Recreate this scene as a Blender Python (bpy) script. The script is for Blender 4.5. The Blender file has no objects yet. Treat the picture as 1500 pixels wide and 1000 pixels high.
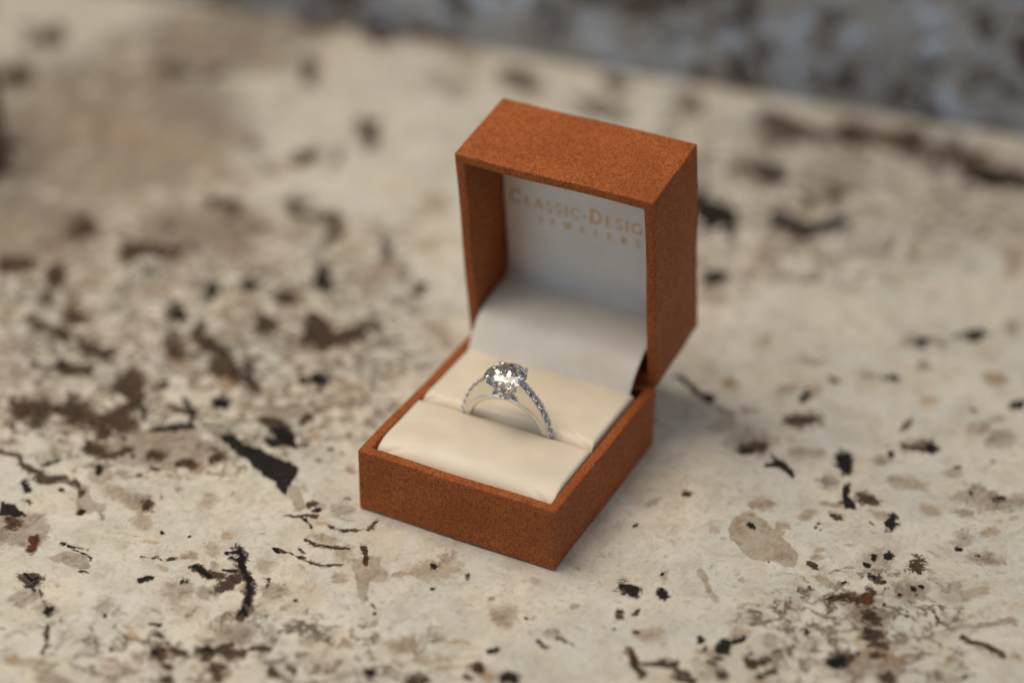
import bpy, bmesh, math, random
import numpy as np
from mathutils import Vector, Matrix
R = math.radians
random.seed(4)
S = bpy.context.scene
C = S.collection

# ------------------------------------------------------------------ camera
cam_d = bpy.data.cameras.new('camera'); cam = bpy.data.objects.new('camera', cam_d); C.objects.link(cam)
FPX = 3147.03
CAM_POS = np.array((0.2081536, -0.3376261, 0.3021533))
CAM_ROT = (0.99616904, -0.00851092, 0.47010103)
cam.location = CAM_POS; cam.rotation_euler = CAM_ROT
cam_d.sensor_width = 36.0; cam_d.lens = FPX / 1500 * 36
cam_d.clip_start = 0.01; cam_d.clip_end = 50
cam_d.dof.use_dof = True; cam_d.dof.focus_distance = 0.4815; cam_d.dof.aperture_fstop = 3.7
cam_d.dof.aperture_blades = 0
S.camera = cam

# ------------------------------------------------------------------ light
w = bpy.data.worlds.new('World'); S.world = w; w.use_nodes = True
w.node_tree.nodes['Background'].inputs[0].default_value = (0.90, 0.94, 1.0, 1)
w.node_tree.nodes['Background'].inputs[1].default_value = 0.16
def area(name, loc, target, size, power, col, sy=None):
    l = bpy.data.lights.new(name, 'AREA'); l.energy = power; l.color = col
    l.size = size
    if sy: l.shape = 'RECTANGLE'; l.size_y = sy
    o = bpy.data.objects.new(name, l); C.objects.link(o); o.location = loc
    d = Vector(target) - Vector(loc); o.rotation_euler = d.to_track_quat('-Z', 'Y').to_euler()
    return o
area('overhead_light', (-0.18, -0.03, 0.56), (0.02, 0.01, 0), 0.40, 2.85, (1.0, 0.85, 0.67))  # the room's warm ceiling lamp
area('overhead_light', (0.60, 0.00, 1.3), (0.02, 0.02, 0), 0.42, 1.4, (1.0, 0.88, 0.72))  # added unseen light: sparkle for the diamonds and some fill
area('window_light', (-0.60, -1.25, 0.36), (0.02, 0.2, 0.02), 0.80, 3.3, (0.48, 0.72, 1.0), 0.6)
area('window_light', (1.00, 0.02, 0.26), (0.12, 0.24, 0.02), 0.50, 1.1, (0.46, 0.70, 1.0), 0.40)

v = S.view_settings
v.view_transform = 'Standard'; v.look = 'None'; v.exposure = -0.07; v.gamma = 1.0; v.use_curve_mapping = False
cy = S.cycles
cy.use_denoising = True
cy.max_bounces = 18; cy.diffuse_bounces = 4; cy.glossy_bounces = 8; cy.transmission_bounces = 18
cy.sample_clamp_indirect = 6.0; cy.sample_clamp_direct = 0.0
cy.caustics_reflective = False; cy.caustics_refractive = False

# ------------------------------------------------------------------ node helper
class NT:
    def __init__(s, name):
        s.m = bpy.data.materials.new(name); s.m.use_nodes = True
        s.t = s.m.node_tree; s.n = s.t.nodes; s.b = s.n['Principled BSDF']; s.out = s.n['Material Output']
    def new(s, typ, ins=None, **kw):
        nd = s.n.new(typ)
        for k, val in kw.items(): setattr(nd, k, val)
        for k, val in (ins or {}).items(): s.put(nd.inputs[k], val)
        return nd
    def put(s, sock, val):
        if isinstance(val, bpy.types.NodeSocket): s.t.links.new(val, sock)
        else: sock.default_value = val
    def math(s, op, a, b=0.0, c=0.0, clamp=False):
        return s.new('ShaderNodeMath', {0: a, 1: b, 2: c}, operation=op, use_clamp=clamp).outputs[0]
    def vmath(s, op, a, b=(0, 0, 0), scale=None):
        nd = s.new('ShaderNodeVectorMath', {0: a, 1: b}, operation=op)
        if scale is not None: s.put(nd.inputs['Scale'], scale)
        return nd.outputs[0]
    def noise(s, vec, scale, detail=2.0, rough=0.5, dist=0.0, col=False):
        nd = s.new('ShaderNodeTexNoise', {'Vector': vec, 'Scale': scale, 'Detail': detail, 'Roughness': rough, 'Distortion': dist})
        return nd.outputs[1 if col else 0]
    def vor(s, vec, scale, feature='F1', out=0, rnd=1.0):
        nd = s.new('ShaderNodeTexVoronoi', {'Vector': vec, 'Scale': scale, 'Randomness': rnd}, feature=feature)
        return nd.outputs[out]
    def step(s, x, lo, hi, a=0.0, b=1.0):
        return s.new('ShaderNodeMapRange', {0: x, 1: lo, 2: hi, 3: a, 4: b}, interpolation_type='SMOOTHSTEP').outputs[0]
    def mix(s, f, a, b, mode='MIX'):
        nd = s.new('ShaderNodeMix', data_type='RGBA', blend_type=mode)
        ins = [i for i in nd.inputs if i.enabled or True]
        s.put(nd.inputs[0], f); s.put(nd.inputs[6], a); s.put(nd.inputs[7], b)
        return nd.outputs[2]
    def coord(s, which='Object'):
        return s.new('ShaderNodeTexCoord').outputs[which]
    def bump(s, h, strength, dist):
        return s.new('ShaderNodeBump', {'Height': h, 'Strength': strength, 'Distance': dist}).outputs[0]
def rgb(r, g, b): return (r, g, b, 1.0)

# ------------------------------------------------------------------ materials
def granite(name='granite', cool_lit=False):
    k = NT(name); co = k.coord()
    w1 = k.vmath('SUBTRACT', k.noise(co, 45, 2, col=True), (.5, .5, .5))
    w2 = k.vmath('SUBTRACT', k.noise(co, 330, 4, .6, col=True), (.5, .5, .5))
    p = k.vmath('ADD', co, k.vmath('SCALE', w1, scale=0.012))
    p = k.vmath('ADD', p, k.vmath('SCALE', w2, scale=0.0040))
    def att(n): return k.new('ShaderNodeAttribute', attribute_name=n).outputs['Fac']
    def rgb3(sock):
        q = k.new('ShaderNodeSeparateColor', {0: sock}); return q.outputs[0], q.outputs[1], q.outputs[2]
    cl = rgb3(k.noise(p, 42, 4, .6, col=True))          # 2 cm clouds
    md = rgb3(k.noise(p, 130, 6, .66, col=True))        # crystals, 5 to 10 mm
    fi = rgb3(k.noise(p, 620, 6, .68, col=True))        # ragged edges, 1 to 2 mm
    fj = rgb3(k.noise(k.vmath('ADD', p, (.3, .7, .1)), 620, 6, .68, col=True))
    fr = rgb3(k.noise(k.vmath('ADD', p, (.9, .2, .4)), 75, 5, .6, col=True))
    fs = rgb3(k.noise(k.vmath('ADD', p, (.1, .5, .8)), 75, 5, .6, col=True))
    fib = k.noise(k.vmath('MULTIPLY', p, (1.0, .30, 1.0)), 900, 5, .7)
    # milky feldspar ground
    base = k.mix(k.step(cl[0], .36, .64), *((rgb(.60, .68, .78), rgb(.47, .55, .66)) if cool_lit else (rgb(.80, .765, .67), rgb(.69, .70, .645))))  # bluish pair stands for cool light falling on the cream stone
    cr = rgb3(k.vor(p, 95, out=1))
    base = k.mix(k.math('MULTIPLY', cr[0], .13), base, rgb(.46, .42, .37))
    base = k.mix(k.step(cr[1], .72, .95, 0, .30), base, rgb(.74, .62, .44))
    base = k.mix(k.step(cr[2], .75, .95, 0, .35), base, rgb(.82, .81, .77))
    base = k.mix(k.step(md[0], .46, .64, 0, .34), base, rgb(.47, .425, .365))
    base = k.mix(k.step(md[1], .50, .64, 0, .34), base, rgb(.56, .47, .35))
    base = k.mix(k.step(fib, .50, .66, 0, .22), base, rgb(.38, .34, .29))
    base = k.mix(k.step(fi[2], .52, .66, 0, .30), base, rgb(.80, .785, .745))
    veil = att('veil')
    vm = k.step(k.math('ADD', veil, k.math('MULTIPLY', k.math('SUBTRACT', md[2], .5), 4.2)), .30, .85)
    base = k.mix(k.math('MULTIPLY', k.math('MULTIPLY', vm, k.math('MINIMUM', veil, 1.0)), .8), base, k.mix(k.step(cl[2], .4, .6), rgb(.27, .22, .15), rgb(.205, .155, .13)))
    free = k.math('SUBTRACT', 1.0, k.math('MULTIPLY', att('painted'), .90))
    # fine web of mica and quartz, thick in the busy veins
    busy = k.math('MAXIMUM', att('busy'), k.math('MULTIPLY', free, .55))
    wn = rgb3(k.noise(k.vmath('ADD', p, (.05, .33, .6)), 150, 5, .62, col=True))
    gate = k.step(k.math('ADD', wn[2], k.math('MULTIPLY', busy, .22)), .50, .66)
    gate = k.math('MULTIPLY', gate, k.step(busy, .02, .4))
    rid = k.math('ABSOLUTE', k.math('SUBTRACT', wn[0], .5))
    web = k.math('MULTIPLY', k.step(k.math('ADD', rid, k.math('MULTIPLY', k.math('SUBTRACT', fj[0], .5), .10)), .012, .055, 1, 0), gate)
    wash = k.math('MULTIPLY', k.step(wn[1], .45, .60), gate)
    base = k.mix(k.math('MULTIPLY', wash, .55), base, k.mix(k.step(cl[0], .42, .58), rgb(.36, .31, .25), rgb(.34, .335, .30)))
    base = k.mix(k.math('MULTIPLY', web, .88), base, k.mix(k.step(fj[2], .40, .58), rgb(.055, .035, .024), rgb(.20, .135, .09)))
    def mask(name, n, n2, cover, amp=1.15, wid=.13):
        F = k.math('ADD', att(name), k.math('MULTIPLY', k.math('SUBTRACT', md[2], .5), 1.2))
        # ragged edge, frayed more at the rim than in the core
        F = k.math('ADD', F, k.math('MULTIPLY', k.math('SUBTRACT', n, .5), amp))
        f2 = k.math('ADD', k.math('MULTIPLY', k.math('SUBTRACT', n2, cover), 4.2), k.math('MULTIPLY', k.math('SUBTRACT', cl[1], .5), 1.5))
        f2 = k.math('MULTIPLY', k.math('ADD', f2, .5), free)
        f2 = k.math('ADD', f2, k.math('MULTIPLY', k.math('SUBTRACT', n, .5), amp * .6))
        Fm = k.math('MAXIMUM', F, f2)
        return k.step(Fm, .5 - wid, .5 + wid), k.step(Fm, .0, .6)
    mM, hM = mask('mauve', fi[0], fr[0], .51 if cool_lit else .56, 2.6, .34)
    cM = k.mix(k.step(fib, .42, .58), rgb(.38, .32, .255), rgb(.185, .14, .11))
    cM = k.mix(k.step(wn[0], .44, .58, 0, .5), cM, rgb(.44, .385, .32))
    col = k.mix(k.math('MULTIPLY', hM, .34), base, rgb(.42, .36, .30))
    col = k.mix(k.math('MULTIPLY', mM, k.step(md[1], .36, .6, .9, .5)), col, cM)
    mT, hT = mask('tan', fi[1], fr[1], .60, 2.4, .34)
    cT = k.mix(k.step(fib, .42, .58), rgb(.42, .335, .25), rgb(.25, .18, .13))
    cT = k.mix(k.step(wn[1], .44, .58, 0, .55), cT, rgb(.47, .39, .30))
    col = k.mix(k.math('MULTIPLY', hT, .35), col, rgb(.47, .39, .29))
    col = k.mix(k.math('MULTIPLY', mT, k.step(md[0], .36, .6, .88, .5)), col, cT)
    mO, hO = mask('ochre', fj[0], fr[2], .68, 2.8, .3)
    col = k.mix(k.math('MULTIPLY', mO, .55), col, rgb(.40, .24, .09))
    mB, hB = mask('brown', fj[1], fs[0], .53 if cool_lit else .59, 3.6, .22)
    cB = k.mix(k.step(fj[2], .38, .60), rgb(.018, .010, .007), rgb(.080, .043, .025))
    cB = k.mix(k.step(fi[2], .54, .68, 0, .45), cB, rgb(.22, .15, .11))
    col = k.mix(k.math('MULTIPLY', hB, .50), col, rgb(.31, .225, .155))
    col = k.mix(k.math('MULTIPLY', mB, .94), col, cB)
    mR, hR = mask('rust', fj[2], fs[1], .80, 1.8, .25)
    col = k.mix(mR, col, k.mix(k.step(fib, .4, .6), rgb(.13, .05, .018), rgb(.06, .028, .013)))
    mK, hK = mask('black', fi[2], fs[2], .66, 2.6, .16)
    cK = k.mix(k.step(fi[1], .55, .68, 0, .5), rgb(.012, .010, .008), rgb(.10, .066, .045))
    col = k.mix(k.math('MULTIPLY', hK, .35), col, rgb(.28, .245, .215))
    col = k.mix(k.math('MULTIPLY', mK, .98), col, cK)
    if cool_lit: col = k.mix(1.0, col, rgb(.78, .90, 1.06), 'MULTIPLY')  # cool window light on the backsplash, multiplied into the stone colour
    k.put(k.b.inputs['Base Color'], col)
    k.put(k.b.inputs['Roughness'], k.step(fi[0], .3, .7, .15, .28))
    k.b.inputs['Specular IOR Level'].default_value = .22
    k.put(k.b.inputs['Normal'], k.bump(md[0], .04, .0005))
    return k.m

def leather():
    k = NT('tan_leatherette'); co = k.coord()
    w_ = k.vmath('SUBTRACT', k.noise(co, 700, 3, col=True), (.5, .5, .5))
    p = k.vmath('ADD', co, k.vmath('SCALE', w_, scale=.0009))
    n1 = k.noise(p, 1050, 1.5, .5); n2 = k.noise(k.vmath('ADD', p, (.3, .1, .7)), 1500, 1.0, .5)
    r1 = k.step(k.math('ABSOLUTE', k.math('SUBTRACT', n1, .5)), .0, .075); r2 = k.step(k.math('ABSOLUTE', k.math('SUBTRACT', n2, .5)), .0, .07)
    peb = k.math('MULTIPLY', r1, k.math('ADD', .35, k.math('MULTIPLY', r2, .65)))
    big = k.noise(co, 70, 4, .6)
    top = k.mix(k.step(big, .35, .68), rgb(.455, .138, .040), rgb(.365, .104, .029))
    top = k.mix(k.step(k.noise(k.vmath('MULTIPLY', co, (1, .18, .18)), 160, 3), .52, .7, 0, .35), top, rgb(.54, .19, .06))
    col = k.mix(peb, rgb(.225, .058, .016), top)
    k.put(k.b.inputs['Base Color'], col)
    k.put(k.b.inputs['Roughness'], k.step(peb, 0, 1, .75, .5))
    k.b.inputs['Specular IOR Level'].default_value = .16
    fine = k.noise(co, 4200, 2)
    h = k.math('ADD', peb, k.math('MULTIPLY', fine, .25))
    k.put(k.b.inputs['Normal'], k.bump(h, .55, .00012))
    return k.m

def cloth(name, colr, rough, sheen, weave=.10, spec=.4):
    k = NT(name); co = k.coord()
    n = k.noise(co, 110, 3)
    c2 = tuple(x * .93 for x in colr[:3]) + (1,)
    k.put(k.b.inputs['Base Color'], k.mix(k.step(n, .35, .65), colr, c2))
    k.b.inputs['Roughness'].default_value = rough
    k.b.inputs['Specular IOR Level'].default_value = spec
    k.b.inputs['Sheen Weight'].default_value = sheen
    k.b.inputs['Sheen Roughness'].default_value = .4
    wv = k.noise(k.vmath('MULTIPLY', co, (1, .25, 1)), 5200, 2)
    soft = k.noise(co, 190, 3, .55)
    h = k.math('ADD', k.math('MULTIPLY', wv, .06), soft)
    k.put(k.b.inputs['Normal'], k.bump(h, weave, .0009))
    return k.m

def metal():
    k = NT('white_gold'); co = k.coord()
    k.b.inputs['Base Color'].default_value = rgb(.80, .775, .735)
    k.b.inputs['Metallic'].default_value = 1
    k.put(k.b.inputs['Roughness'], k.step(k.noise(co, 900, 3), .3, .7, .13, .26))
    k.put(k.b.inputs['Normal'], k.bump(k.noise(co, 2500, 2), .06, .0001))
    return k.m
def diamond(name, tint):
    k = NT(name)
    k.b.inputs['Base Color'].default_value = tint
    k.b.inputs['Transmission Weight'].default_value = 1
    k.b.inputs['IOR'].default_value = 2.42
    k.b.inputs['Roughness'].default_value = 0.0
    co = k.coord()
    k.put(k.b.inputs['Roughness'], k.step(k.noise(co, 800, 2), .3, .8, 0.0, .03))
    return k.m
def foil():
    k = NT('gold_foil'); co = k.coord()
    k.put(k.b.inputs['Base Color'], k.mix(k.step(k.noise(co, 900, 3), .4, .6), rgb(.62, .38, .11), rgb(.50, .29, .08)))
    k.b.inputs['Metallic'].default_value = .55; k.b.inputs['Roughness'].default_value = .42
    return k.m
def lacquer():
    k = NT('red_brown_wood'); co = k.coord()
    g = k.noise(k.vmath('MULTIPLY', co, (1, 1, .12)), 160, 4, .6)
    k.put(k.b.inputs['Base Color'], k.mix(k.step(g, .35, .65), rgb(.13, .035, .02), rgb(.06, .018, .011)))
    k.b.inputs['Roughness'].default_value = .4
    return k.m
GRANITE = granite(); COOL_LIT_GRANITE = granite('granite_cool_lit', True); LEATHER = leather()  # second granite: same stone with cool light painted into its colour
CREAM = cloth('cream_leatherette', rgb(.83, .745, .60), .42, .15, .12, .42)
SATIN = cloth('white_satin', rgb(.80, .77, .70), .5, .2, .10, .35)
GOLD = metal(); STONE = diamond('diamond', rgb(.985, .985, .97)); FOIL = foil(); WOOD = lacquer()

# ------------------------------------------------------------------ mesh helpers
def link(name, me, mat=None, parent=None, smooth=False):
    o = bpy.data.objects.new(name, me); C.objects.link(o)
    if mat: me.materials.append(mat)
    if parent: o.parent = parent
    if smooth: me.polygons.foreach_set('use_smooth', [True] * len(me.polygons))
    return o
def from_bm(name, bm, mat, parent=None, smooth=False):
    bmesh.ops.recalc_face_normals(bm, faces=bm.faces)
    me = bpy.data.meshes.new(name); bm.to_mesh(me); bm.free()
    return link(name, me, mat, parent, smooth)
def empty(name, loc=(0, 0, 0)):
    o = bpy.data.objects.new(name, None); C.objects.link(o); o.location = loc; o.empty_display_size = .01
    return o
def tag(o, label=None, cat=None, group=None, kind=None):
    for k_, v_ in (('label', label), ('category', cat), ('group', group), ('kind', kind)):
        if v_: o[k_] = v_
    return o
def grid_mesh(name, P, mat, parent=None, smooth=True, close_u=False):
    """P: (nu, nv, 3) array of points -> quad sheet"""
    nu, nv = P.shape[:2]
    idx = np.arange(nu * nv).reshape(nu, nv)
    a = idx if not close_u else np.vstack([idx, idx[:1]])
    F = np.stack([a[:-1, :-1], a[1:, :-1], a[1:, 1:], a[:-1, 1:]], -1).reshape(-1, 4)
    me = bpy.data.meshes.new(name)
    me.vertices.add(nu * nv); me.vertices.foreach_set('co', P.reshape(-1).astype(np.float32))
    me.loops.add(F.size); me.loops.foreach_set('vertex_index', F.reshape(-1).astype(np.int32))
    me.polygons.add(len(F)); me.polygons.foreach_set('loop_start', np.arange(0, F.size, 4, dtype=np.int32))
    me.update(calc_edges=True); me.validate()
    return link(name, me, mat, parent, smooth)

# ------------------------------------------------------------------ photo pixels <-> counter plane
def euler_mat(a, b, c):
    return np.array(Matrix.Rotation(c, 3, 'Z') @ Matrix.Rotation(b, 3, 'Y') @ Matrix.Rotation(a, 3, 'X'))
MC = euler_mat(*CAM_ROT)
def to_px(X):
    q = (X - CAM_POS) @ MC
    return 750 + FPX * q[..., 0] / -q[..., 2], 500 - FPX * q[..., 1] / -q[..., 2], -q[..., 2]

# minerals read off the slab: ellipses (x, y, rx, ry, angle), strokes ([points], width), areas ([points])
MINERALS = {
'black': dict(
  ell=[(267,850,3,3,0),(277,851,4,3,0),(468,745,6,3,0),(400,648,9,4,0),(921,866,18,7,22),(970,870,8,6,30),(1030,935,5,4,0),
       (1062,946,10,8,0),(1179,924,5,5,0),(1103,770,5,3,30),(1302,765,8,11,0),(1238,685,7,9,0),(1248,738,7,5,30),(1278,817,4,5,0),
       (1297,814,7,5,0),(1272,829,8,3,25),(1281,844,6,4,10),(1329,903,5,3,20),(1341,863,3,5,-20),(1351,861,4,3,40),(1228,970,13,8,0),
       (1092,660,9,4,0),(1180,582,8,6,0),(1228,553,9,5,0),(1302,551,13,6,0),(1355,505,10,7,0),(1425,489,11,5,0),(1405,490,8,4,0),
       (1360,655,7,6,0),(1305,667,6,4,0),(1237,675,9,11,20),(1493,590,10,4,0),(1040,407,17,9,0),(722,953,9,4,0),(745,995,17,8,0),
       (637,830,5,4,0),(632,862,2.4,2,0),(540,984,8,5,0),(73,892,8,7,0),(118,748,6,5,30),(38,712,6,7,0),(145,690,5,7,0),(90,720,4,3,0),
       (367,415,10,8,30),(315,430,8,8,0),(262,460,9,6,0),(560,370,12,9,40),(477,405,11,9,30),(465,553,13,6,15),(330,590,7,7,0),
       (87,535,6,5,0),(227,953,8,5,20),(305,950,11,6,10),(430,292,7,6,0),(1142,256,16,6,10),(236,780,1.6,1.6,0),(277,784,2,2,0),(435,879,5,1.6,8)],
  line=[([(88,795),(108,799),(128,803)],2.4),([(100,800),(115,807),(131,818)],2.8),([(118,838),(127,841)],2.4),([(200,851),(210,847),(219,842)],2.6),
        ([(153,902),(158,907)],2.6),([(217,912),(231,915)],2.6),([(58,865),(62,880),(70,892)],2.8),([(353,810),(352,830),(357,845),(364,862),(359,885)],9),
        ([(331,814),(352,811)],2.6),([(338,818),(352,822)],2),([(328,838),(345,836)],2.4),([(282,831),(294,838),(310,845)],5),([(345,901),(352,893),(362,905)],3),
        ([(449,760),(455,768),(461,774)],2.2),([(436,803),(440,808),(445,813)],2.6),([(403,806),(409,811)],3.4),([(429,817),(437,821)],2.6),
        ([(1060,937),(1075,938),(1089,934)],5.5),([(1037,944),(1033,952)],3),([(1120,682),(1132,680),(1145,686),(1160,699)],6),([(1239,712),(1241,726),(1243,740)],9),
        ([(990,557),(1008,566),(1022,573),(1045,584)],6.5),([(1130,665),(1145,680),(1160,698)],5),([(1130,328),(1170,331),(1232,325)],11),
        ([(210,600),(215,612)],5),([(277,588),(284,600),(276,625)],5.5),([(232,632),(258,626),(282,622)],4),([(60,680),(80,675)],4),([(38,842),(46,850),(56,846)],4),
        ([(36,860),(48,858),(58,852)],4),([(1425,248),(1450,259),(1500,262)],14),([(1216,878),(1224,876)],2.4),([(1366,896),(1371,899)],2)],
  area=[[(320,642),(335,641),(360,653),(385,660),(405,672),(428,677),(436,687),(430,697),(426,708),(423,728),(410,715),(395,702),(370,682),(345,662)],
        [(0,735),(15,739),(38,752),(20,757),(0,757)],[(1016,285),(1032,268),(1050,290),(1085,310),(1080,330),(1060,345),(1040,330),(1016,315)],
        [(395,628),(415,628),(434,638),(431,652),(415,652),(405,640)]]),
'brown': dict(
  ell=[(48,852,16,11,10),(18,768,8,8,0),(231,928,8,5,20),(228,953,13,9,20),(264,953,14,6,15),(245,976,10,5,20),(298,955,9,8,0),(245,996,12,6,0),(457,737,8,5,0),
       (320,864,10,6,-20),(345,955,18,9,0),(320,982,12,9,0),(430,979,8,4,20),(400,986,8,5,0),(540,985,11,6,10),(700,978,10,6,40),(612,996,18,7,0),
       (983,972,10,6,0),(1000,995,14,5,20),(1040,972,8,4,0),(1055,990,10,8,30),(1100,972,10,8,0),(1122,965,6,6,0),(1160,950,5,6,0),(1005,722,7,4,0),
       (1270,730,13,7,25),(1292,850,7,5,30),(1342,829,13,9,10),(1278,905,16,8,30),(1280,930,15,8,10),(1297,944,14,6,20),(1236,968,14,9,0),(1285,960,10,5,0),(1298,995,9,9,0),
       (1175,615,27,8,0),(1345,655,24,7,0),(1108,250,24,8,5),(1185,290,11,6,0),(1178,341,24,8,0),(65,50,28,12,-12),(312,104,15,11,0),(460,106,15,13,0),(365,206,16,10,20),
       (446,236,17,9,0),(190,366,14,14,0),(22,385,18,10,0),(75,403,10,14,20),(110,460,15,10,0),(135,508,17,8,10),(390,473,8,10,-20),(260,500,9,10,0),(418,430,18,8,12),
       (607,422,9,8,0),(325,540,13,9,20),(143,515,14,10,30),(193,558,16,15,0),(150,615,25,10,0),(115,605,14,12,0),(30,600,17,12,0),(60,607,11,14,0),(185,620,16,9,0),(150,632,8,8,0),
       (138,657,15,8,0),(230,667,14,5,0),(275,680,13,6,0),(65,700,18,5,15),(262,507,10,13,0),(0,222,14,30,0),(1235,677,9,11,0),(1102,655,20,7,0),(880,160,35,11,8),(500,232,9,14,0),(430,300,14,16,20),(1150,188,34,16,12),(1205,200,22,11,5),(1265,196,38,15,6),(1330,212,34,15,12),(1385,226,24,14,15),(1010,150,30,12,8),(760,115,30,12,10),(900,120,26,9,8),(560,50,34,12,10),(470,30,30,10,5),(250,100,22,12,0),(540,200,14,20,0),(20,110,26,12,0),(120,330,20,12,0),(330,300,24,10,0)],
  line=[([(73,917),(71,935),(65,955)],5.5),([(353,808),(352,830),(358,847),(365,866),(359,886),(352,902)],13),([(326,858),(340,850),(353,843)],15),([(282,831),(300,842),(325,847)],8),
        ([(300,967),(318,954),(342,940)],10),([(368,948),(395,950)],7),([(420,755),(445,755)],3.4),([(450,755),(467,756)],3.6),([(485,769),(500,774),(520,777),(540,774),(552,765)],3.4),
        ([(452,793),(465,801),(490,802),(515,806)],3.4),([(402,806),(430,815),(450,825),(470,830),(505,829)],2.4),([(534,804),(539,812),(541,826)],5),([(389,860),(391,850),(386,846)],3.4),
        ([(925,955),(930,975),(940,988)],10),([(935,969),(965,970),(985,979),(1008,990)],5),([(1115,988),(1135,980)],9),([(1222,880),(1245,872),(1265,880),(1278,866)],11),
        ([(1245,962),(1260,957)],5),([(1410,934),(1440,945),(1470,960)],5),([(1413,238),(1440,256),(1500,264)],24),
        ([(190,368),(225,366),(265,363)],12),([(75,405),(62,432)],11),([(45,470),(75,485),(100,495)],8),([(300,474),(305,490),(325,517)],11),([(435,315),(485,315),(495,332),(482,345)],13),
        ([(295,482),(320,515),(345,541),(382,566)],12),([(120,500),(140,512)],8),([(90,540),(110,548),(130,543)],9),([(205,580),(175,602),(150,617)],11),([(80,600),(105,609)],8),
        ([(150,669),(190,656)],8),([(225,634),(255,628)],5),([(245,595),(285,602)],4.5),([(0,660),(25,668),(32,680)],6),([(30,682),(50,690),(85,700),(110,713)],8),([(110,705),(116,722)],7),
        ([(205,815),(225,816),(260,819)],2.4),([(1272,862),(1280,866),(1275,885)],6)],
  area=[[(445,465),(465,455),(490,475),(510,482),(535,475),(536,490),(515,500),(490,505),(475,515),(455,510),(440,498)],
        [(375,615),(395,613),(420,625),(436,637),(432,655),(415,652),(405,640),(388,628)]]),
'mauve': dict(
  ell=[(35,876,22,10,0),(30,775,42,22,0),(152,888,11,9,0),(265,862,22,11,-10),(400,865,22,9,0),(345,925,28,13,0),(80,996,22,8,0),(180,982,15,6,10),(305,868,14,8,0),
       (1125,940,10,5,0),(1283,822,15,12,0),(1340,864,20,12,0),(1262,885,26,14,0),(1282,912,20,14,0),(1272,970,35,18,0),(1212,705,13,8,0),(1100,648,32,16,10),(1272,553,8,4,0),(1378,506,12,5,0),
       (1292,677,13,5,0),(1185,662,25,6,0),(1225,260,30,10,20),(1120,376,15,9,0),(1052,432,22,16,0),(180,60,18,12,0),(85,137,22,13,0),(190,122,16,9,0),(70,221,48,13,0),(90,272,30,9,0),
       (35,168,14,18,0),(145,313,16,8,0),(212,320,14,9,0),(145,365,10,7,0),(545,410,12,9,0),(420,525,8,5,0),(400,570,10,6,0),(450,940,10,5,0),(1420,730,22,9,10),(1465,738,35,9,0),
       (1408,750,15,5,10),(1428,722,14,10,0),(1350,530,10,6,0),(1345,505,20,9,0),(1480,480,12,9,0),(1440,820,24,7,10),(1180,760,6,3,0),(1100,600,14,5,0),(1180,520,10,4,0),(20,500,14,8,0),(25,545,18,10,0),
       (60,585,22,10,0),(560,345,16,8,0),(150,400,18,9,0),(1468,642,20,9,0),(150,700,18,8,0),(1060,625,20,8,0),(1430,625,15,8,0),(350,470,14,6,0),(540,530,10,6,0),(650,120,26,12,20),(230,140,22,12,0),(120,240,26,8,0),(160,280,24,9,0),(400,250,18,10,0)],
  line=[([(75,402),(110,394),(135,395),(150,406)],8),([(350,373),(378,380),(398,388)],9),([(320,460),(345,455),(372,448)],7),([(190,465),(200,500),(216,516)],6),([(190,465),(215,468),(242,478)],6),
        ([(490,433),(503,440),(516,446)],8),([(200,488),(220,513),(238,519)],7),([(285,590),(300,606),(322,612)],5),([(195,240),(190,282)],17),([(1395,920),(1430,917),(1465,912)],6),
        ([(1040,590),(1060,605),(1075,612)],5),([(700,95),(660,75),(600,55)],14),([(230,520),(255,535)],6)],
  area=[[(135,650),(180,640),(230,630),(290,640),(330,655),(342,676),(300,685),(250,688),(190,680),(150,670)],[(425,710),(440,715),(448,735),(446,748),(436,745),(426,728)],
        [(520,822),(560,815),(556,838),(545,850),(543,878),(531,884),(524,860)],[(112,710),(130,715),(135,730),(160,735),(150,748),(120,748),(112,735)],
        [(70,815),(100,808),(118,812),(133,829),(128,836),(105,830),(80,822)],[(376,598),(400,595),(425,605),(430,626),(400,618),(378,616)]]),
'tan': dict(
  ell=[(209,762,14,8,0),(207,740,10,6,0),(278,814,9,5,0),(312,807,10,8,0),(640,836,36,9,-5),(495,848,10,6,0),(588,841,11,4,0),(550,846,18,6,0),(587,945,24,9,-8),(733,908,17,7,40),(384,828,9,8,0),
       (972,846,4,8,0),(1118,738,18,8,-10),(1150,767,12,4,15),(1187,753,10,6,0),(1045,775,9,4,0),(1070,560,12,6,0),(1150,571,15,5,0),(1455,550,14,9,0),(1460,612,14,6,0),(1195,527,12,5,0),
       (1490,382,13,15,0),(515,570,16,9,0),(455,611,8,4,0),(310,245,16,12,0),(175,720,16,6,10),(1330,708,28,8,5),(1395,690,10,6,0),(1430,870,20,5,-10),(1290,755,16,5,10),(1365,747,14,5,15),(1448,780,14,5,0),(40,970,30,6,0),(1395,995,10,5,0),
       (150,185,60,16,0),(260,200,40,12,0),(630,300,24,10,-10),(1120,505,14,5,0),(560,840,10,6,0),(1090,850,5,3,0)],
  line=[([(1025,838),(1033,852),(1042,866),(1052,879)],7),([(210,207),(250,205),(290,215),(312,246),(348,272)],18),([(640,480),(652,493),(662,508)],13),([(608,367),(640,352)],9),([(1225,855),(1245,868)],4),
        ([(170,203),(210,190)],14),([(1200,738),(1236,742)],6)],
  area=[[(1068,775),(1080,757),(1100,752),(1118,760),(1140,775),(1158,795),(1166,810),(1168,835),(1155,833),(1140,825),(1130,820),(1105,820),(1090,808),(1082,795),(1073,790)],
        [(1190,845),(1210,843),(1227,856),(1210,857)]]),
'ochre': dict(
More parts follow.
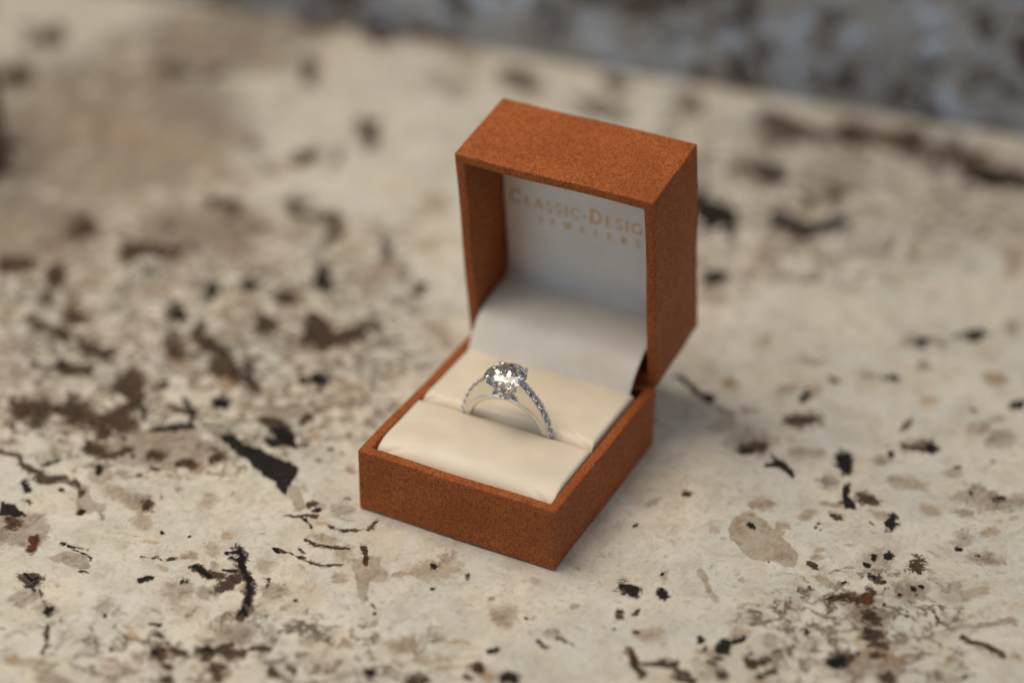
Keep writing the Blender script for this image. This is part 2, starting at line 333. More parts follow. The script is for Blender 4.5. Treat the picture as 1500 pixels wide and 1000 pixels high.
  ell=[(160,982,5,4,0),(1360,587,10,7,0),(1490,962,10,6,10),(1388,965,9,4,-10),(1320,965,9,5,0),(238,830,9,3,15),(715,992,7,5,30),(1455,548,9,6,0),(1068,560,8,4,0)],
  line=[([(637,935),(660,937),(686,942)],3.2),([(618,972),(640,965),(665,960),(702,961)],3.4),([(645,976),(690,976)],2.6),([(550,987),(570,996)],3),([(470,765),(487,769)],5),([(552,765),(556,758)],3),
        ([(500,756),(520,763)],2.4),([(200,790),(230,792)],3),([(1006,972),(1022,968)],3.4),([(1184,945),(1185,958)],2.6),([(1195,945),(1196,958)],2.6),([(1260,958),(1300,950)],5),([(1280,960),(1318,966)],5)], area=[]),
'rust': dict(
  ell=[(50,790,8,9,10),(45,802,7,7,0),(547,889,2.6,2.4,0),(546,899,3.2,2.6,0),(773,904,2.8,2.4,0),(936,927,4.6,2.8,0),(391,847,3.4,2.2,0),(1276,880,5,9,20),(540,822,3,4,0),(1126,822,1.6,1.4,0),(1102,968,6,5,0),(232,950,6,6,0),(930,962,5,10,-10)],
  line=[], area=[]),
}
def sd_ell(U, V, cx, cy_, rx, ry, a):
    a = R(a); x = U - cx; y = V - cy_
    X = x * math.cos(a) + y * math.sin(a); Y = -x * math.sin(a) + y * math.cos(a)
    k0 = np.hypot(X / rx, Y / ry); k1 = np.hypot(X / rx**2, Y / ry**2) + 1e-9
    return np.where(k0 < 1e-3, -min(rx, ry), k0 * (k0 - 1) / k1)
def sd_line(U, V, pts, wd):
    d = np.full(U.shape, 1e9)
    for (x0, y0), (x1, y1) in zip(pts[:-1], pts[1:]):
        dx, dy = x1 - x0, y1 - y0
        t = np.clip(((U - x0) * dx + (V - y0) * dy) / (dx * dx + dy * dy), 0, 1)
        d = np.minimum(d, np.hypot(U - x0 - t * dx, V - y0 - t * dy))
    return d - wd / 2
def sd_area(U, V, pts):
    d = sd_line(U, V, list(pts) + [pts[0]], 0)
    inside = np.zeros(U.shape, bool)
    for (x0, y0), (x1, y1) in zip(pts, list(pts[1:]) + [pts[0]]):
        if y0 == y1: continue
        c = ((y0 > V) != (y1 > V)) & (U < (x1 - x0) * (V - y0) / (y1 - y0) + x0)
        inside ^= c
    return np.where(inside, -d, d)
def mineral_fields(U, V, ok):
    res = {}
    for name, dd in MINERALS.items():
        F = np.full(U.shape, -.6)
        jobs = [('e', e, (e[0], e[1]), max(e[2], e[3]), min(e[2], e[3])) for e in dd['ell']]
        jobs += [('l', l, None, None, l[1] / 2) for l in dd['line']] + [('a', a, None, None, 3) for a in dd['area']]
        for typ, f, c, r, minor in jobs:
            if typ == 'e': x0, x1, y0, y1 = c[0]-r, c[0]+r, c[1]-r, c[1]+r
            else:
                pp = f[0] if typ == 'l' else f
                x0, x1 = min(p[0] for p in pp), max(p[0] for p in pp); y0, y1 = min(p[1] for p in pp), max(p[1] for p in pp)
            soft = min(max(minor * .8, 2.4), 9.0)
            m = 2 * soft + 14
            s = ok & (U > x0 - m) & (U < x1 + m) & (V > y0 - m) & (V < y1 + m)
            if not s.any(): continue
            u, v_ = U[s], V[s]
            d = sd_ell(u, v_, *f) if typ == 'e' else sd_line(u, v_, *f) if typ == 'l' else sd_area(u, v_, f)
            F[s] = np.maximum(F[s], np.clip(.62 - d / (2 * soft), -.6, 1.25))
        res[name] = F
    return res

# ------------------------------------------------------------------ the setting: counter and backsplash
WALL_A = np.array((-0.188, 0.2185)); WALL_DIR = np.array((0.992, 0.126))
def wall_y(x): return WALL_A[1] + (x - WALL_A[0]) * WALL_DIR[1] / WALL_DIR[0]
def steps(*segs):
    out = []
    for a, b, s in segs: out.append(np.arange(a, b - 1e-9, s))
    out.append([segs[-1][1]])
    return np.concatenate(out)
xs = steps((-.75, -.30, .03), (-.30, -.115, .0011), (-.115, .160, .00045), (.160, .80, .03))
ys = steps((-.42, -.10, .02), (-.10, .050, .00045), (.050, .30, .0009), (.30, .42, .01))
GX, GY = np.meshgrid(xs, ys, indexing='ij')
P = np.stack([GX, GY, np.zeros_like(GX)], -1)
top = grid_mesh('countertop', P, GRANITE, smooth=False)
U, V, Dp = to_px(P)
inframe = (Dp > .05) & (U > -60) & (U < 1560) & (V > -60) & (V < 1060)
def lattice(seed, wl):
    """smooth random field over the slab, wavelength wl metres"""
    rs = np.random.RandomState(seed)
    gx = (GX + .9) / wl; gy = (GY + .6) / wl
    Lr = rs.uniform(-1, 1, (int(gx.max()) + 3, int(gy.max()) + 3))
    ix, iy = gx.astype(int), gy.astype(int); fx, fy = gx - ix, gy - iy
    fx = fx * fx * (3 - 2 * fx); fy = fy * fy * (3 - 2 * fy)
    return (Lr[ix, iy] * (1 - fx) + Lr[ix + 1, iy] * fx) * (1 - fy) + (Lr[ix, iy + 1] * (1 - fx) + Lr[ix + 1, iy + 1] * fx) * fy
du = 4.0 * lattice(1, .009) + 3.0 * lattice(2, .0037) + 1.8 * lattice(3, .0016)
dv = 3.0 * lattice(4, .009) + 2.2 * lattice(5, .0037) + 1.4 * lattice(6, .0016)
far_ = 1 + 1.9 * np.clip((640 - V) / 180, 0, 1)
du *= far_; dv *= far_
flds = mineral_fields(U + du, V + dv, inframe)
# scattered small grains between the traced ones, thicker in the busy band left of the box
rs_ = np.random.RandomState(11)
extra = {'mauve': [], 'tan': [], 'brown': [], 'black': [], 'ochre': []}
for nm, cnt, r0, r1 in (('mauve', 120, 3, 13), ('tan', 110, 3, 13), ('brown', 95, 2, 8), ('black', 60, 1.1, 4.5), ('ochre', 40, 2, 7)):
    while len(extra[nm]) < cnt:
        x_, y_ = rs_.uniform(0, 1500), rs_.uniform(120, 1000)
        dens = .16
        if x_ < 620 and 300 < y_ < 760: dens = 1.0
        if y_ > 900: dens = max(dens, .45)
        if x_ > 1150 and 700 < y_: dens = max(dens, .5)
        if nm in ('brown', 'black') and 880 > y_ > 690 and 380 < x_ < 1180: dens = .12
        if rs_.uniform() > dens: continue
        r_ = r0 + (r1 - r0) * rs_.uniform()**2.2
        extra[nm].append((x_, y_, r_ * rs_.uniform(1, 1.9), r_ * rs_.uniform(.5, .9), rs_.uniform(-40, 50)))
keep_ = MINERALS; MINERALS = {n: dict(ell=e, line=[], area=[]) for n, e in extra.items()}
for n, F in mineral_fields(U + 1.4 * du, V + 1.4 * dv, inframe).items(): flds[n] = np.maximum(flds[n], F * .9)
MINERALS = {'veil': dict(ell=[(150, 190, 260, 130, 5), (330, 60, 160, 60, 8), (40, 330, 120, 70, 0), (300, 330, 120, 50, 0)], line=[], area=[])}
vf = np.zeros(U.shape)
for e_ in MINERALS['veil']['ell']:
    vf = np.maximum(vf, np.clip(1.0 - np.hypot((U - e_[0]) / e_[2] / 1.25, (V - e_[1]) / e_[3] / 1.25)**2, 0, 1))
flds['veil'] = np.clip(vf * 1.35, 0, 1) * inframe
MINERALS = keep_
fade = np.clip(np.minimum.reduce([(U + 40) / 40, (1540 - U) / 40, (1040 - V) / 40, (V + 40) / 40]), 0, 1) * inframe
busy = np.clip(1.15 - np.hypot((U - 260) / 420, (V - 500) / 210)**3, 0, 1) + np.clip(1 - np.hypot((U - 1180) / 420, (V - 290) / 150)**3, 0, 1) * .8
flds['brown'] = flds['brown'] + .30 * np.minimum(busy, 1); flds['black'] = flds['black'] + .30 * np.minimum(busy, 1)
flds['painted'] = fade
flds['busy'] = np.clip(np.maximum.reduce([busy, .5 * np.clip(1.2 - np.hypot((U - 330) / 400, (V - 960) / 90)**2, 0, 1), .7 * np.clip(1.2 - np.hypot((U - 1260) / 200, (V - 930) / 110)**2, 0, 1), np.full(U.shape, .12)]), 0, 1) * fade
me = top.data
for n_, F_ in flds.items():
    a_ = me.attributes.new(n_, 'FLOAT', 'POINT'); a_.data.foreach_set('value', F_.reshape(-1).astype(np.float32))
me.update()
# the slab's edge and underside
bm = bmesh.new(); bm.from_mesh(me)
bm.verts.ensure_lookup_table()
be = [e for e in bm.edges if e.is_boundary]
ext = bmesh.ops.extrude_edge_only(bm, edges=be)
for g in ext['geom']:
    if isinstance(g, bmesh.types.BMVert): g.co.z = -.03
bm.to_mesh(me); bm.free()
tag(top, 'polished cream granite countertop with brown, grey and black mineral veins', kind='structure')

ang = math.atan2(WALL_DIR[1], WALL_DIR[0])
bm = bmesh.new()
bmesh.ops.create_cube(bm, size=1)
for v_ in bm.verts:
    v_.co = Vector((v_.co.x * 1.3, (v_.co.y + .5) * .02, (v_.co.z + .5) * .105 + .0004))
bmesh.ops.bevel(bm, geom=list(bm.edges), offset=.0012, segments=2, affect='EDGES')
bs = from_bm('backsplash', bm, COOL_LIT_GRANITE)
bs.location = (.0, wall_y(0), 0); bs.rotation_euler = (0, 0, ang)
tag(bs, 'upright granite backsplash slab along the rear of the counter, cool light put into its colour', kind='structure')

# ------------------------------------------------------------------ the ring box
W, D, H, L, TH, UL = .050, .0545, .01627, .02483, -.138965, .05387
T = .0024
box = empty('ring_box', (W / 2, D / 2, 0.0003))
tag(box, 'open tan leatherette ring box with cream cushions and upright lid on granite counter', 'ring box')
OFF = Vector((-W / 2, -D / 2, 0))
def tray(name, sx, sy, sz, floor, parent):
    """open-topped box, outer size sx*sy*sz from the origin, inner floor at height floor"""
    bm = bmesh.new()
    def ring_(x0, y0, x1, y1, z): return [bm.verts.new(p) for p in ((x0, y0, z), (x1, y0, z), (x1, y1, z), (x0, y1, z))]
    a = ring_(0, 0, sx, sy, 0); b = ring_(0, 0, sx, sy, sz); c = ring_(T, T, sx - T, sy - T, sz); d = ring_(T, T, sx - T, sy - T, floor)
    bm.faces.new(a[::-1]); bm.faces.new(d)
    for lo, hi in ((a, b), (b, c), (c, d)):
        for i in range(4): bm.faces.new((lo[i], lo[(i + 1) % 4], hi[(i + 1) % 4], hi[i]))
    bmesh.ops.recalc_face_normals(bm, faces=bm.faces)
    bmesh.ops.bevel(bm, geom=[e for e in bm.edges if max(v_.co.z for v_ in e.verts) > floor + 1e-5 or min(v_.co.z for v_ in e.verts) < 1e-6], offset=.00034, segments=3, profile=.6, affect='EDGES')
    # a hand-wrapped skin is never dead straight
    bmesh.ops.subdivide_edges(bm, edges=[e for e in bm.edges if e.calc_length() > .006], cuts=9, use_grid_fill=True)
    rnd = random.Random(hash(name) % 97 if False else len(name))
    ph = [rnd.uniform(0, 6.28) for _ in range(6)]
    for v_ in bm.verts:
        x, y, z = v_.co
        v_.co.x += .00011 * math.sin(y * 170 + ph[0]) + .00005 * math.sin(z * 430 + ph[1])
        v_.co.y += .00011 * math.sin(x * 150 + ph[2]) + .00005 * math.sin(z * 390 + ph[3])
        if z > floor: v_.co.z += .00007 * math.sin(x * 190 + y * 140 + ph[4])
    o = from_bm(name, bm, LEATHER, parent, smooth=True)
    o.data.set_sharp_from_angle(angle=R(38)) if hasattr(o.data, 'set_sharp_from_angle') else None
    return o
base = tray('base_tray', W, D, H, .0022, box); base.location = OFF
lid = tray('lid', W, UL, L, L - .0165 - .0012, box)
# lid local frame: x -> x, tray y (length) -> up, tray z (opening at L) -> towards the camera
up = Vector((0, math.sin(TH), math.cos(TH))); bk = Vector((0, math.cos(TH), -math.sin(TH)))
hinge = Vector((0, D, H))
ML = Matrix(((1, 0, 0), (0, up.y, -bk.y), (0, up.z, -bk.z))).to_4x4()
ML.translation = hinge + bk * L + OFF + Vector((0, .0001, .00025))
lid.matrix_local = ML

def lidp(x, u, vv):
    return np.array((x, 0, 0)) + np.array(hinge) + np.array(up) * u + np.array(bk) * vv + np.array(OFF)
# lid lining: softly padded panel
nu, nv = 60, 60
tx = .5 - .5 * np.cos(np.linspace(0, math.pi, nu)); ty = .5 - .5 * np.cos(np.linspace(0, math.pi, nv))
A = np.zeros((nu, nv, 3))
x0, x1, u0, u1 = T + .0003, W - T - .0003, .0065, UL - T - .0004
for i, a in enumerate(tx):
    for j, b in enumerate(ty):
        e = min(a, 1 - a) * (x1 - x0); f = (1 - b) * (u1 - u0)
        rl = lambda q, r: (r - math.sqrt(max(0, r * r - (r - min(q, r))**2)))
        puff = .0006 * (1 - (2 * a - 1)**4) * (1 - (2 * b - 1)**4)
        A[i, j] = lidp(x0 + a * (x1 - x0), u0 + b * (u1 - u0), .0168 - puff + .6 * rl(e, .0010) + .6 * rl(f, .0010))
lining = grid_mesh('lid_lining', A, SATIN, box)
tag(lining, 'white satin lid lining stamped with gold lettering')

# hinge flap: satin sheet draped from the rear cushion over the lid's lower wall up to the lining
prof = [(.0462, .0132), (.0473, .0158), (.0489, .0190), (.0513, .0222), (.0548, .0247), (.0595, .0260), (.0645, .0264), (.0680, .0268), (.0697, .0283), (.0700, .0310)]
def spline(pts, n):
    pts = [np.array(p) for p in pts]; pts = [2 * pts[0] - pts[1]] + pts + [2 * pts[-1] - pts[-2]]
    out = []
    segs = len(pts) - 3
    for k_ in range(n):
        s_ = k_ / (n - 1) * segs; i = min(int(s_), segs - 1); t = s_ - i
        a, b, c, d = pts[i:i + 4]
        out.append(.5 * ((2 * b) + (c - a) * t + (2 * a - 5 * b + 4 * c - d) * t * t + (-a + 3 * b - 3 * c + d) * t**3))
    return np.array(out)
pr = spline(prof, 60)
A = np.zeros((48, 60, 3))
for i in range(48):
    a = i / 47
    for j in range(60):
        b = j / 59
        xl = .0028 + .0004 * math.sin(b * 5); xr = .0458 + .0016 * max(0, b - .25) + .0003 * math.sin(b * 6)
        x = xl + a * (xr - xl)
        sag = .00055 * math.sin(math.pi * a) * math.sin(math.pi * b)
        wr = .00016 * math.sin(a * 9 + b * 5) * math.sin(math.pi * b) + .0001 * math.sin(a * 23 - b * 9) * math.sin(math.pi * b)
        A[i, j] = (x + OFF.x, pr[j, 0] + OFF.y, pr[j, 1] - sag + wr)
flap = grid_mesh('hinge_flap', A, SATIN, box)
sm = flap.modifiers.new('thickness', 'SOLIDIFY'); sm.thickness = .00035; sm.offset = -1
tag(flap, 'white satin flap draped across the hinge')

# cushions: padded rolls either side of the ring slot
def cushion(name, x0, x1, y0, y1, ztop, bulge, rf, rb, rs, zb, seed, n=84):
    t = .5 - .5 * np.cos(np.linspace(0, math.pi, n))
    A = np.zeros((n, n, 3))
    def roll(e, r):
        e = np.minimum(np.maximum(e, 0), r)
        return r - np.sqrt(np.maximum(0, r * r - (r - e)**2))
    ph = np.random.RandomState(seed).uniform(0, 6.28, 8)
    X, Y = np.meshgrid(x0 + t * (x1 - x0), y0 + t * (y1 - y0), indexing='ij')
    a = (X - x0) / (x1 - x0); b = (Y - y0) / (y1 - y0)
    Z = ztop + bulge * (1 - (2 * a - 1)**2) * (1 - (2 * b - 1)**2)**.7
    dr = [roll(Y - y0, rf[0]) * rf[1], roll(y1 - Y, rb[0]) * rb[1], roll(X - x0, rs[0]) * rs[1], roll(x1 - X, rs[0]) * rs[1]]
    Z = Z - np.sqrt(sum(d * d for d in dr))
    Z += .00003 * np.sin(X * 330 + ph[0] + 2 * np.sin(Y * 160 + ph[1])) * np.minimum(1, (Y - y0) / .003) + .000025 * np.sin(Y * 520 + X * 140 + ph[2])
    # gathered crease running into the front corners
    for xc, sg in ((x0, 1), (x1, -1)):
        q = (X - xc) * sg - (Y - y0) * 1.9
        Z -= .00030 * np.exp(-(q / .0011)**2) * np.exp(-((Y - y0) / .0034)**2) * np.clip((Y - y0) / .0006, 0, 1)
    A[..., 0] = X + OFF.x; A[..., 1] = Y + OFF.y; A[..., 2] = np.maximum(Z, zb)
    # skirts
    o = grid_mesh(name, A, CREAM, box)
    bm = bmesh.new(); bm.from_mesh(o.data)
    ex = bmesh.ops.extrude_edge_only(bm, edges=[e for e in bm.edges if e.is_boundary])
    for g in ex['geom']:
        if isinstance(g, bmesh.types.BMVert): g.co.z = .0024
    bm.to_mesh(o.data); bm.free()
    o.data.polygons.foreach_set('use_smooth', [True] * len(o.data.polygons))
    return o
SLOT = .0246
c1 = cushion('cushion', T + .0003, W - T - .0003, T + .0003, SLOT - .0003, .0169, .0011, (.0080, .60), (.0016, .9), (.0009, .9), .004, 3)
tag(c1, 'front cream cushion')
c2 = cushion('cushion', T + .0005, W - T - .0008, SLOT + .0003, .0490, .0170, .0009, (.0034, .95), (.0016, .9), (.0010, .9), .004, 8)
tag(c2, 'rear cream cushion')

# leather strip that hinges the lid to the base, along the rear
hp = [(D + .0004, H - .0045), (D + .0004, H - .0015), (D + .0003, H - .0001), (D + .0014, H + .0003), (D + .0035, H + .0006)]
hp = spline(hp, 16)
A = np.zeros((20, 16, 3))
for i in range(20):
    for j in range(16): A[i, j] = (.0006 + (W - .0012) * i / 19 + OFF.x, hp[j, 0] + OFF.y, hp[j, 1])
hs = grid_mesh('hinge_strip', A, LEATHER, box)
sm = hs.modifiers.new('thickness', 'SOLIDIFY'); sm.thickness = .0006; sm.offset = 0

# gold lettering on the lining (thin foil, stroke letters with thick stems and fine hairlines)
def arc(cx, cy_, rx, ry, a0, a1, n=14):
    return [(cx + rx * math.cos(R(a0 + (a1 - a0) * i / n)), cy_ + ry * math.sin(R(a0 + (a1 - a0) * i / n))) for i in range(n + 1)]
THK, THN = .15, .06
GLY = {  # strokes in a unit-height cell: (points, width); last = advance
 'C': ([(arc(.42, .5, .38, .47, 45, 315), .11), ([(.70, .98), (.70, .72)], THN)], .86),
 'L': ([([(.16, 0), (.16, 1)], THK), ([(.02, .03), (.56, .03), (.60, .22)], THN), ([(.02, .97), (.30, .97)], THN)], .68),
 'A': ([([(.04, 0), (.38, 1)], THN), ([(.38, 1), (.70, 0)], THK), ([(.16, .34), (.58, .34)], THN), ([(-.04, .02), (.16, .02)], THN), ([(.56, .02), (.84, .02)], THN)], .84),
 'S': ([(arc(.30, .74, .22, .23, 40, 250), .10), (arc(.30, .26, .24, .24, 80, -145), .11), ([(.50, .98), (.50, .78)], THN), ([(.06, .02), (.06, .22)], THN)], .64),
 'I': ([([(.16, 0), (.16, 1)], THK), ([(.02, .97), (.30, .97)], THN), ([(.02, .03), (.30, .03)], THN)], .40),
 'D': ([([(.16, 0), (.16, 1)], THK), (arc(.26, .5, .50, .47, -90, 90), .11), ([(.02, .97), (.28, .97)], THN), ([(.02, .03), (.28, .03)], THN)], .90),
 'E': ([([(.16, 0), (.16, 1)], THK), ([(.02, .97), (.54, .97), (.56, .80)], THN), ([(.16, .52), (.46, .52)], THN), ([(.02, .03), (.58, .03), (.62, .22)], THN)], .70),
 'G': ([(arc(.42, .5, .38, .47, 45, 330), .11), ([(.74, .05), (.74, .42)], THK), ([(.58, .42), (.86, .42)], THN), ([(.70, .98), (.70, .74)], THN)], .94),
 'N': ([([(.12, 0), (.12, 1)], THN), ([(.12, 1), (.70, 0)], THK), ([(.70, 0), (.70, 1)], THN), ([(0, .03), (.24, .03)], THN), ([(.58, .97), (.82, .97)], THN)], .90),
 'J': ([([(.24, 1), (.24, .10), (.12, -.10), (-.04, -.10)], THK), ([(.10, .97), (.40, .97)], THN)], .46),
 'W': ([([(.04, 1), (.28, 0)], THK), ([(.28, 0), (.50, .9)], THN), ([(.50, .9), (.76, 0)], THK), ([(.76, 0), (1.0, 1)], THN), ([(-.06, .97), (.16, .97)], THN), ([(.88, .97), (1.1, .97)], THN)], 1.10),
 'R': ([([(.16, 0), (.16, 1)], THK), (arc(.28, .74, .26, .23, -90, 90), .10), ([(.30, .50), (.72, 0)], THK), ([(.02, .97), (.28, .97)], THN), ([(.02, .03), (.30, .03)], THN)], .78),
 '*': ([([(.06, .46), (.24, .46)], .24)], .34), ' ': ([], .20)}
def lettering(name, text, xc, ubase, sizes, width, bold=1.0):
    adv = sum(GLY[c][1] * s for c, s in zip(text, sizes)); track = (width - adv) / (len(text) - 1)
    bm = bmesh.new(); x = xc - width / 2
    for c, s in zip(text, sizes):
        for pts, wd in GLY[c][0]:
            wd *= bold
            pts = [np.array(p) for p in pts]; Lf, Rt = [], []
            for i, p in enumerate(pts):
                d = pts[min(i + 1, len(pts) - 1)] - pts[max(i - 1, 0)]; d = d / (np.hypot(*d) + 1e-9); nn = np.array((-d[1], d[0])) * wd / 2
                Lf.append(p + nn); Rt.append(p - nn)
            def vert(q):
                xx = x + q[0] * s; uu = ubase + q[1] * s
                a_ = (xx - x0) / (x1 - x0); b_ = (uu - u0) / (u1 - u0)
                puff = .0006 * (1 - (2 * a_ - 1)**4) * (1 - (2 * b_ - 1)**4)
                return bm.verts.new(lidp(xx, uu, .0168 - puff - .00006))
            vl = [vert(q) for q in Lf]; vr = [vert(q) for q in Rt]
            for i in range(len(vl) - 1): bm.faces.new((vl[i], vl[i + 1], vr[i + 1], vr[i]))
        x += GLY[c][1] * s + track
    return from_bm(name, bm, FOIL, lining)
big_, sml = .0040, .0030
t1 = 'CLASSIC*DESIGNS'
lettering('lettering', t1, .0252, .0309, [big_ if i in (0, 8) else sml for i in range(len(t1))], .0408, 1.15)
lettering('lettering', 'JEWELERS', .0258, .0271, [.0019] * 8, .0265, 1.5)

# ------------------------------------------------------------------ the ring
RC = Vector((.0256, SLOT - .0001, .0147))
ring = empty('diamond_ring', RC)
tag(ring, 'white gold engagement ring with round diamond and stone-set shoulders, pressed into box slot', 'ring')
ring.rotation_euler = (R(2.0), 0, 0)
mm = .001
RI = 9.4
def r_out(phi):                       # outer radius (mm) by angle from the top, degrees
    tab = [(0, 10.55), (12, 10.6), (20, 10.75), (30, 10.9), (60, 11.1), (90, 11.0), (180, 10.9)]
    a = abs(phi)
    for (p0, q0), (p1, q1) in zip(tab[:-1], tab[1:]):
        if a <= p1: return q0 + (q1 - q0) * (a - p0) / (p1 - p0)
    return tab[-1][1]
n = 128; prof_n = 16
A = np.zeros((n, prof_n + 1, 3))
for i in range(n):
    phi = i / n * 360 - 180
    ro = r_out(phi); wd = .92 if abs(phi) < 90 else .85
    ct, th_ = (RI + ro) / 2, (ro - RI) / 2
    for j in range(prof_n + 1):
        a = 2 * math.pi * j / prof_n
        cx = abs(math.cos(a))**.45 * math.copysign(1, math.cos(a)); sx = abs(math.sin(a))**.45 * math.copysign(1, math.sin(a))
        rr = ct + th_ * cx; yy = wd * sx
        A[i, j] = (rr * math.sin(R(phi)) * mm, yy * mm, rr * math.cos(R(phi)) * mm)
band = grid_mesh('band', A, GOLD, ring, close_u=True)
bm = bmesh.new(); bm.from_mesh(band.data); bmesh.ops.remove_doubles(bm, verts=bm.verts, dist=1e-7); bmesh.ops.recalc_face_normals(bm, faces=bm.faces); bm.to_mesh(band.data); bm.free()
band.data.polygons.foreach_set('use_smooth', [True] * len(band.data.polygons))

SH = [(3.75, 15.3), (5.1, 13.9), (6.6, 12.35), (8.0, 10.65), (9.25, 8.6), (10.2, 6.3), (10.8, 4.0), (11.05, 1.6), (10.95, -.6)]   # crest of a shoulder (x, z) in mm
INN = [(2.75, 14.0), (2.95, 11.6), (3.55, 9.9), (5.2, 9.0), (6.9, 7.7), (8.3, 6.1), (9.5, 3.6), (9.95, 1.4), (10.2, -.6)]
sh = spline(SH, 40); inn = spline(INN, 40)
for sg in (1, -1):
    bm = bmesh.new(); rows = []
    for k_ in range(40):
        wd = .86 - .06 * (k_ / 39)
        rows.append([bm.verts.new((sg * q[0] * mm, y * wd * mm, q[1] * mm)) for q, y in ((inn[k_], -1), (sh[k_], -1), (sh[k_], 1), (inn[k_], 1))])
    for a, b in zip(rows[:-1], rows[1:]):
        for i in range(4): bm.faces.new((a[i], a[(i + 1) % 4], b[(i + 1) % 4], b[i]))
    bm.faces.new(rows[0]); bm.faces.new(rows[-1])
    bmesh.ops.recalc_face_normals(bm, faces=bm.faces)
    bmesh.ops.bevel(bm, geom=[e for e in bm.edges if e.is_manifold and e.calc_face_angle(0) > .9], offset=.00010, segments=2, affect='EDGES')
    o = from_bm('shoulder', bm, GOLD, ring, smooth=True)
    if hasattr(o.data, 'set_sharp_from_angle'): o.data.set_sharp_from_angle(angle=R(40))

def brilliant(name, r):
    pts = []
    for k_ in range(8):
        a = math.pi / 4 * k_; b = a + math.pi / 8
        pts += [(.56 * math.cos(a), .56 * math.sin(a), .302), (.79 * math.cos(b), .79 * math.sin(b), .190)]
        pts += [(.22 * math.cos(b), .22 * math.sin(b), -.735)]
    for k_ in range(16):
        a = math.pi / 8 * k_; q = 1.0
        pts += [(q * math.cos(a), q * math.sin(a), 0), (q * math.cos(a), q * math.sin(a), -.045)]
    pts.append((0, 0, -.885))
    bm = bmesh.new()
    for p in pts: bm.verts.new([c * r for c in p])
    bmesh.ops.convex_hull(bm, input=bm.verts)
    bmesh.ops.dissolve_limit(bm, angle_limit=R(.6), verts=bm.verts, edges=bm.edges)
    bmesh.ops.recalc_face_normals(bm, faces=bm.faces)
    me_ = bpy.data.meshes.new(name); bm.to_mesh(me_); bm.free(); me_.materials.append(STONE)
    return me_
ZG = 16.0
cd = bpy.data.objects.new('centre_diamond', brilliant('centre_diamond', 4.95 * mm)); C.objects.link(cd); cd.parent = ring
cd.location = (-.15 * mm, 0, ZG * mm); cd.rotation_euler = (R(1.5), R(-2), R(11)); cd['label'] = 'large round brilliant centre diamond'

def tube(name, pts, rad, parent, seg=10, cap=True):
    pts = [Vector(p) * mm for p in pts]; rad = [q * mm for q in rad]
    A = np.zeros((len(pts), seg + 1, 3)); up_ = Vector((.3, .5, .8)).normalized()
    for i, p in enumerate(pts):
        d = (pts[min(i + 1, len(pts) - 1)] - pts[max(i - 1, 0)]).normalized()
        s_ = d.cross(up_).normalized(); t_ = s_.cross(d)
        for j in range(seg + 1):
            a = 2 * math.pi * j / seg
            A[i, j] = p + (s_ * math.cos(a) + t_ * math.sin(a)) * rad[i]
    o = grid_mesh(name, A, GOLD, parent)
    bm = bmesh.new(); bm.from_mesh(o.data); bmesh.ops.remove_doubles(bm, verts=bm.verts, dist=1e-7)
    bmesh.ops.holes_fill(bm, edges=bm.edges, sides=0); bmesh.ops.recalc_face_normals(bm, faces=bm.faces)
    bm.to_mesh(o.data); bm.free(); o.data.polygons.foreach_set('use_smooth', [True] * len(o.data.polygons))
    return o
for sx, sy in ((1, 1), (1, -1), (-1, 1), (-1, -1)):
    def q(r, z): return (sx * r * .70, sy * r * .714, z)
    pp = [q(1.3, 10.6), q(2.0, 11.8), q(3.0, 13.2), q(4.0, 14.7), q(4.72, 15.75), q(4.86, 16.15), q(4.72, 16.5), q(4.32, 16.72), q(4.05, 16.80)]
    pp2 = spline(pp, 30)
    rr = np.interp(np.linspace(0, 1, 30), [0, .3, .6, .8, .93, .97, 1], [.42, .40, .42, .50, .47, .36, .08])
    tube('claw', [tuple(p) for p in pp2], list(rr), ring, 12)
def hoop(name, r, z, rad):
    n_ = 48; A = np.zeros((n_, 11, 3))
    for i in range(n_):
        a = 2 * math.pi * i / n_
        for j in range(11):
            b = 2 * math.pi * j / 10
            A[i, j] = ((r + rad * math.cos(b)) * math.cos(a) * mm, (r + rad * math.cos(b)) * math.sin(a) * mm, (z + rad * math.sin(b)) * mm)
    return grid_mesh(name, A, GOLD, ring, close_u=True)
hoop('gallery_rail', 2.75, 12.75, .30); hoop('gallery_rail', 1.45, 10.85, .45)

# small stones along the shoulders, each in a scalloped cup with bead claws
small = brilliant('small_diamond', 1.0 * mm)
L_ = [0]
for a, b in zip(sh[:-1], sh[1:]): L_.append(L_[-1] + np.hypot(*(b - a)))
L_ = np.array(L_)
def on_crest(s_):
    x = np.interp(s_, L_, sh[:, 0]); z = np.interp(s_, L_, sh[:, 1]); e = .25
    dx = np.interp(s_ + e, L_, sh[:, 0]) - np.interp(s_ - e, L_, sh[:, 0]); dz = np.interp(s_ + e, L_, sh[:, 1]) - np.interp(s_ - e, L_, sh[:, 1])
    l = math.hypot(dx, dz); return x, z, dx / l, dz / l
bm = bmesh.new()
NB = 20
outer_t = [(math.cos(2 * math.pi * i / NB), math.sin(2 * math.pi * i / NB)) for i in range(NB)]
ri = []
for r, z in ((.5, -1.25), (1.02, -.30), (1.12, .02), (1.03, .12), (.94, .02), (.6, -.6)):
    ri.append([bm.verts.new((c_ * r * mm, s__ * r * mm, z * mm)) for c_, s__ in outer_t])
for a, b in zip(ri[:-1], ri[1:]):
    for i in range(NB): bm.faces.new((a[i], a[(i + 1) % NB], b[(i + 1) % NB], b[i]))
bm.faces.new(ri[0]); bm.faces.new(ri[-1])
bmesh.ops.recalc_face_normals(bm, faces=bm.faces)
cup_me = bpy.data.meshes.new('setting_cup'); bm.to_mesh(cup_me); bm.free(); cup_me.materials.append(GOLD)
cup_me.polygons.foreach_set('use_smooth', [True] * len(cup_me.polygons))
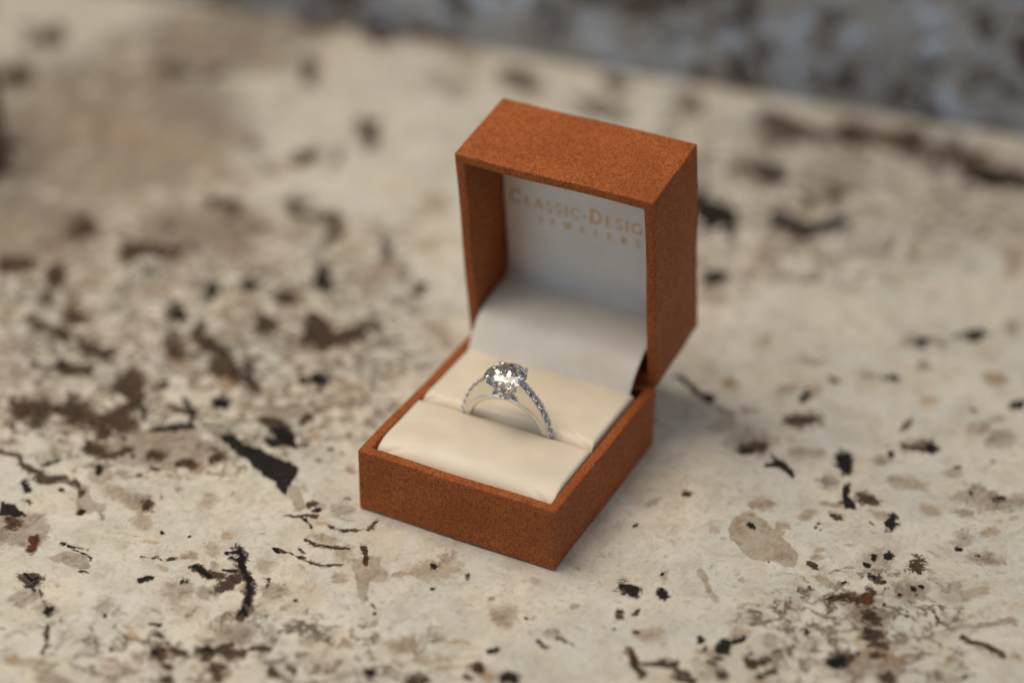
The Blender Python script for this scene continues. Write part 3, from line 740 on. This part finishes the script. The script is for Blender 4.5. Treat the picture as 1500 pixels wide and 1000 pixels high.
bm = bmesh.new(); bmesh.ops.create_icosphere(bm, subdivisions=2, radius=.33 * mm)
bead_me = bpy.data.meshes.new('bead_claw'); bm.to_mesh(bead_me); bm.free(); bead_me.materials.append(GOLD)
bead_me.polygons.foreach_set('use_smooth', [True] * len(bead_me.polygons))
PITCH = 2.2
for sg in (1, -1):
    for k_ in range(7):
        s_ = 1.45 + PITCH * k_
        x, z, dx, dz = on_crest(s_)
        nx, nz = -dz, dx                       # outward normal of the crest
        if nx * x + nz * z < 0: nx, nz = -nx, -nz
        X = Vector((sg * dx, 0, dz)); Z = Vector((sg * nx, 0, nz)); Y = Z.cross(X)
        M = Matrix((X, Y, Z)).transposed().to_4x4()
        for nm, me_, h in (('small_diamond', small, .32), ('setting_cup', cup_me, .25)):
            o = bpy.data.objects.new(nm, me_); C.objects.link(o); o.parent = ring
            M2 = M.copy() @ Matrix.Rotation(random.uniform(0, .7), 4, 'Z'); M2.translation = Vector((sg * x, 0, z)) * mm + Z * h * mm
            o.matrix_local = M2
        x2, z2, dx2, dz2 = on_crest(s_ + PITCH / 2)
        n2 = Vector((sg * -dz2, 0, dx2)); n2 = n2 if n2.dot(Vector((sg * x2, 0, z2))) > 0 else -n2
        for sy in (-1, 1):
            o = bpy.data.objects.new('bead_claw', bead_me); C.objects.link(o); o.parent = ring
            o.location = Vector((sg * x2, sy * .78, z2)) * mm + n2 * .48 * mm

# ------------------------------------------------------------------ turned wooden pot at the counter's far side
e_pt = np.array((-.1742, .0930)); r_j = .027
cj = e_pt - r_j * np.array((.892, .453))
pot = empty('wooden_pot', (cj[0], cj[1], 0.0003))
tag(pot, 'small dark red-brown turned wooden pot standing on the granite counter', 'pot')
def lathe(name, prof_, parent, mat, seg=56):
    A = np.zeros((seg, len(prof_), 3))
    for i in range(seg):
        a = 2 * math.pi * i / seg
        for j, (r, z) in enumerate(prof_): A[i, j] = (r * math.cos(a), r * math.sin(a), z)
    return grid_mesh(name, A, mat, parent, close_u=True)
lathe('pot_body', [(.0, .0), (.024, 0), (.0255, .0008), (.0262, .003), (.0272, .012), (.0270, .024), (.0258, .031), (.0254, .032), (.0235, .032), (.0228, .030), (.0225, .004), (0, .003)], pot, WOOD)
lid_ = lathe('pot_lid', [(.0, .0322), (.0250, .0322), (.0262, .0330), (.0262, .0352), (.0245, .0372), (.0150, .0400), (.006, .0412), (.0, .0414)], pot, WOOD)
lathe('knob', [(.003, .0408), (.0036, .043), (.0062, .0455), (.0066, .048), (.0050, .0500), (0, .0508)], lid_, WOOD)
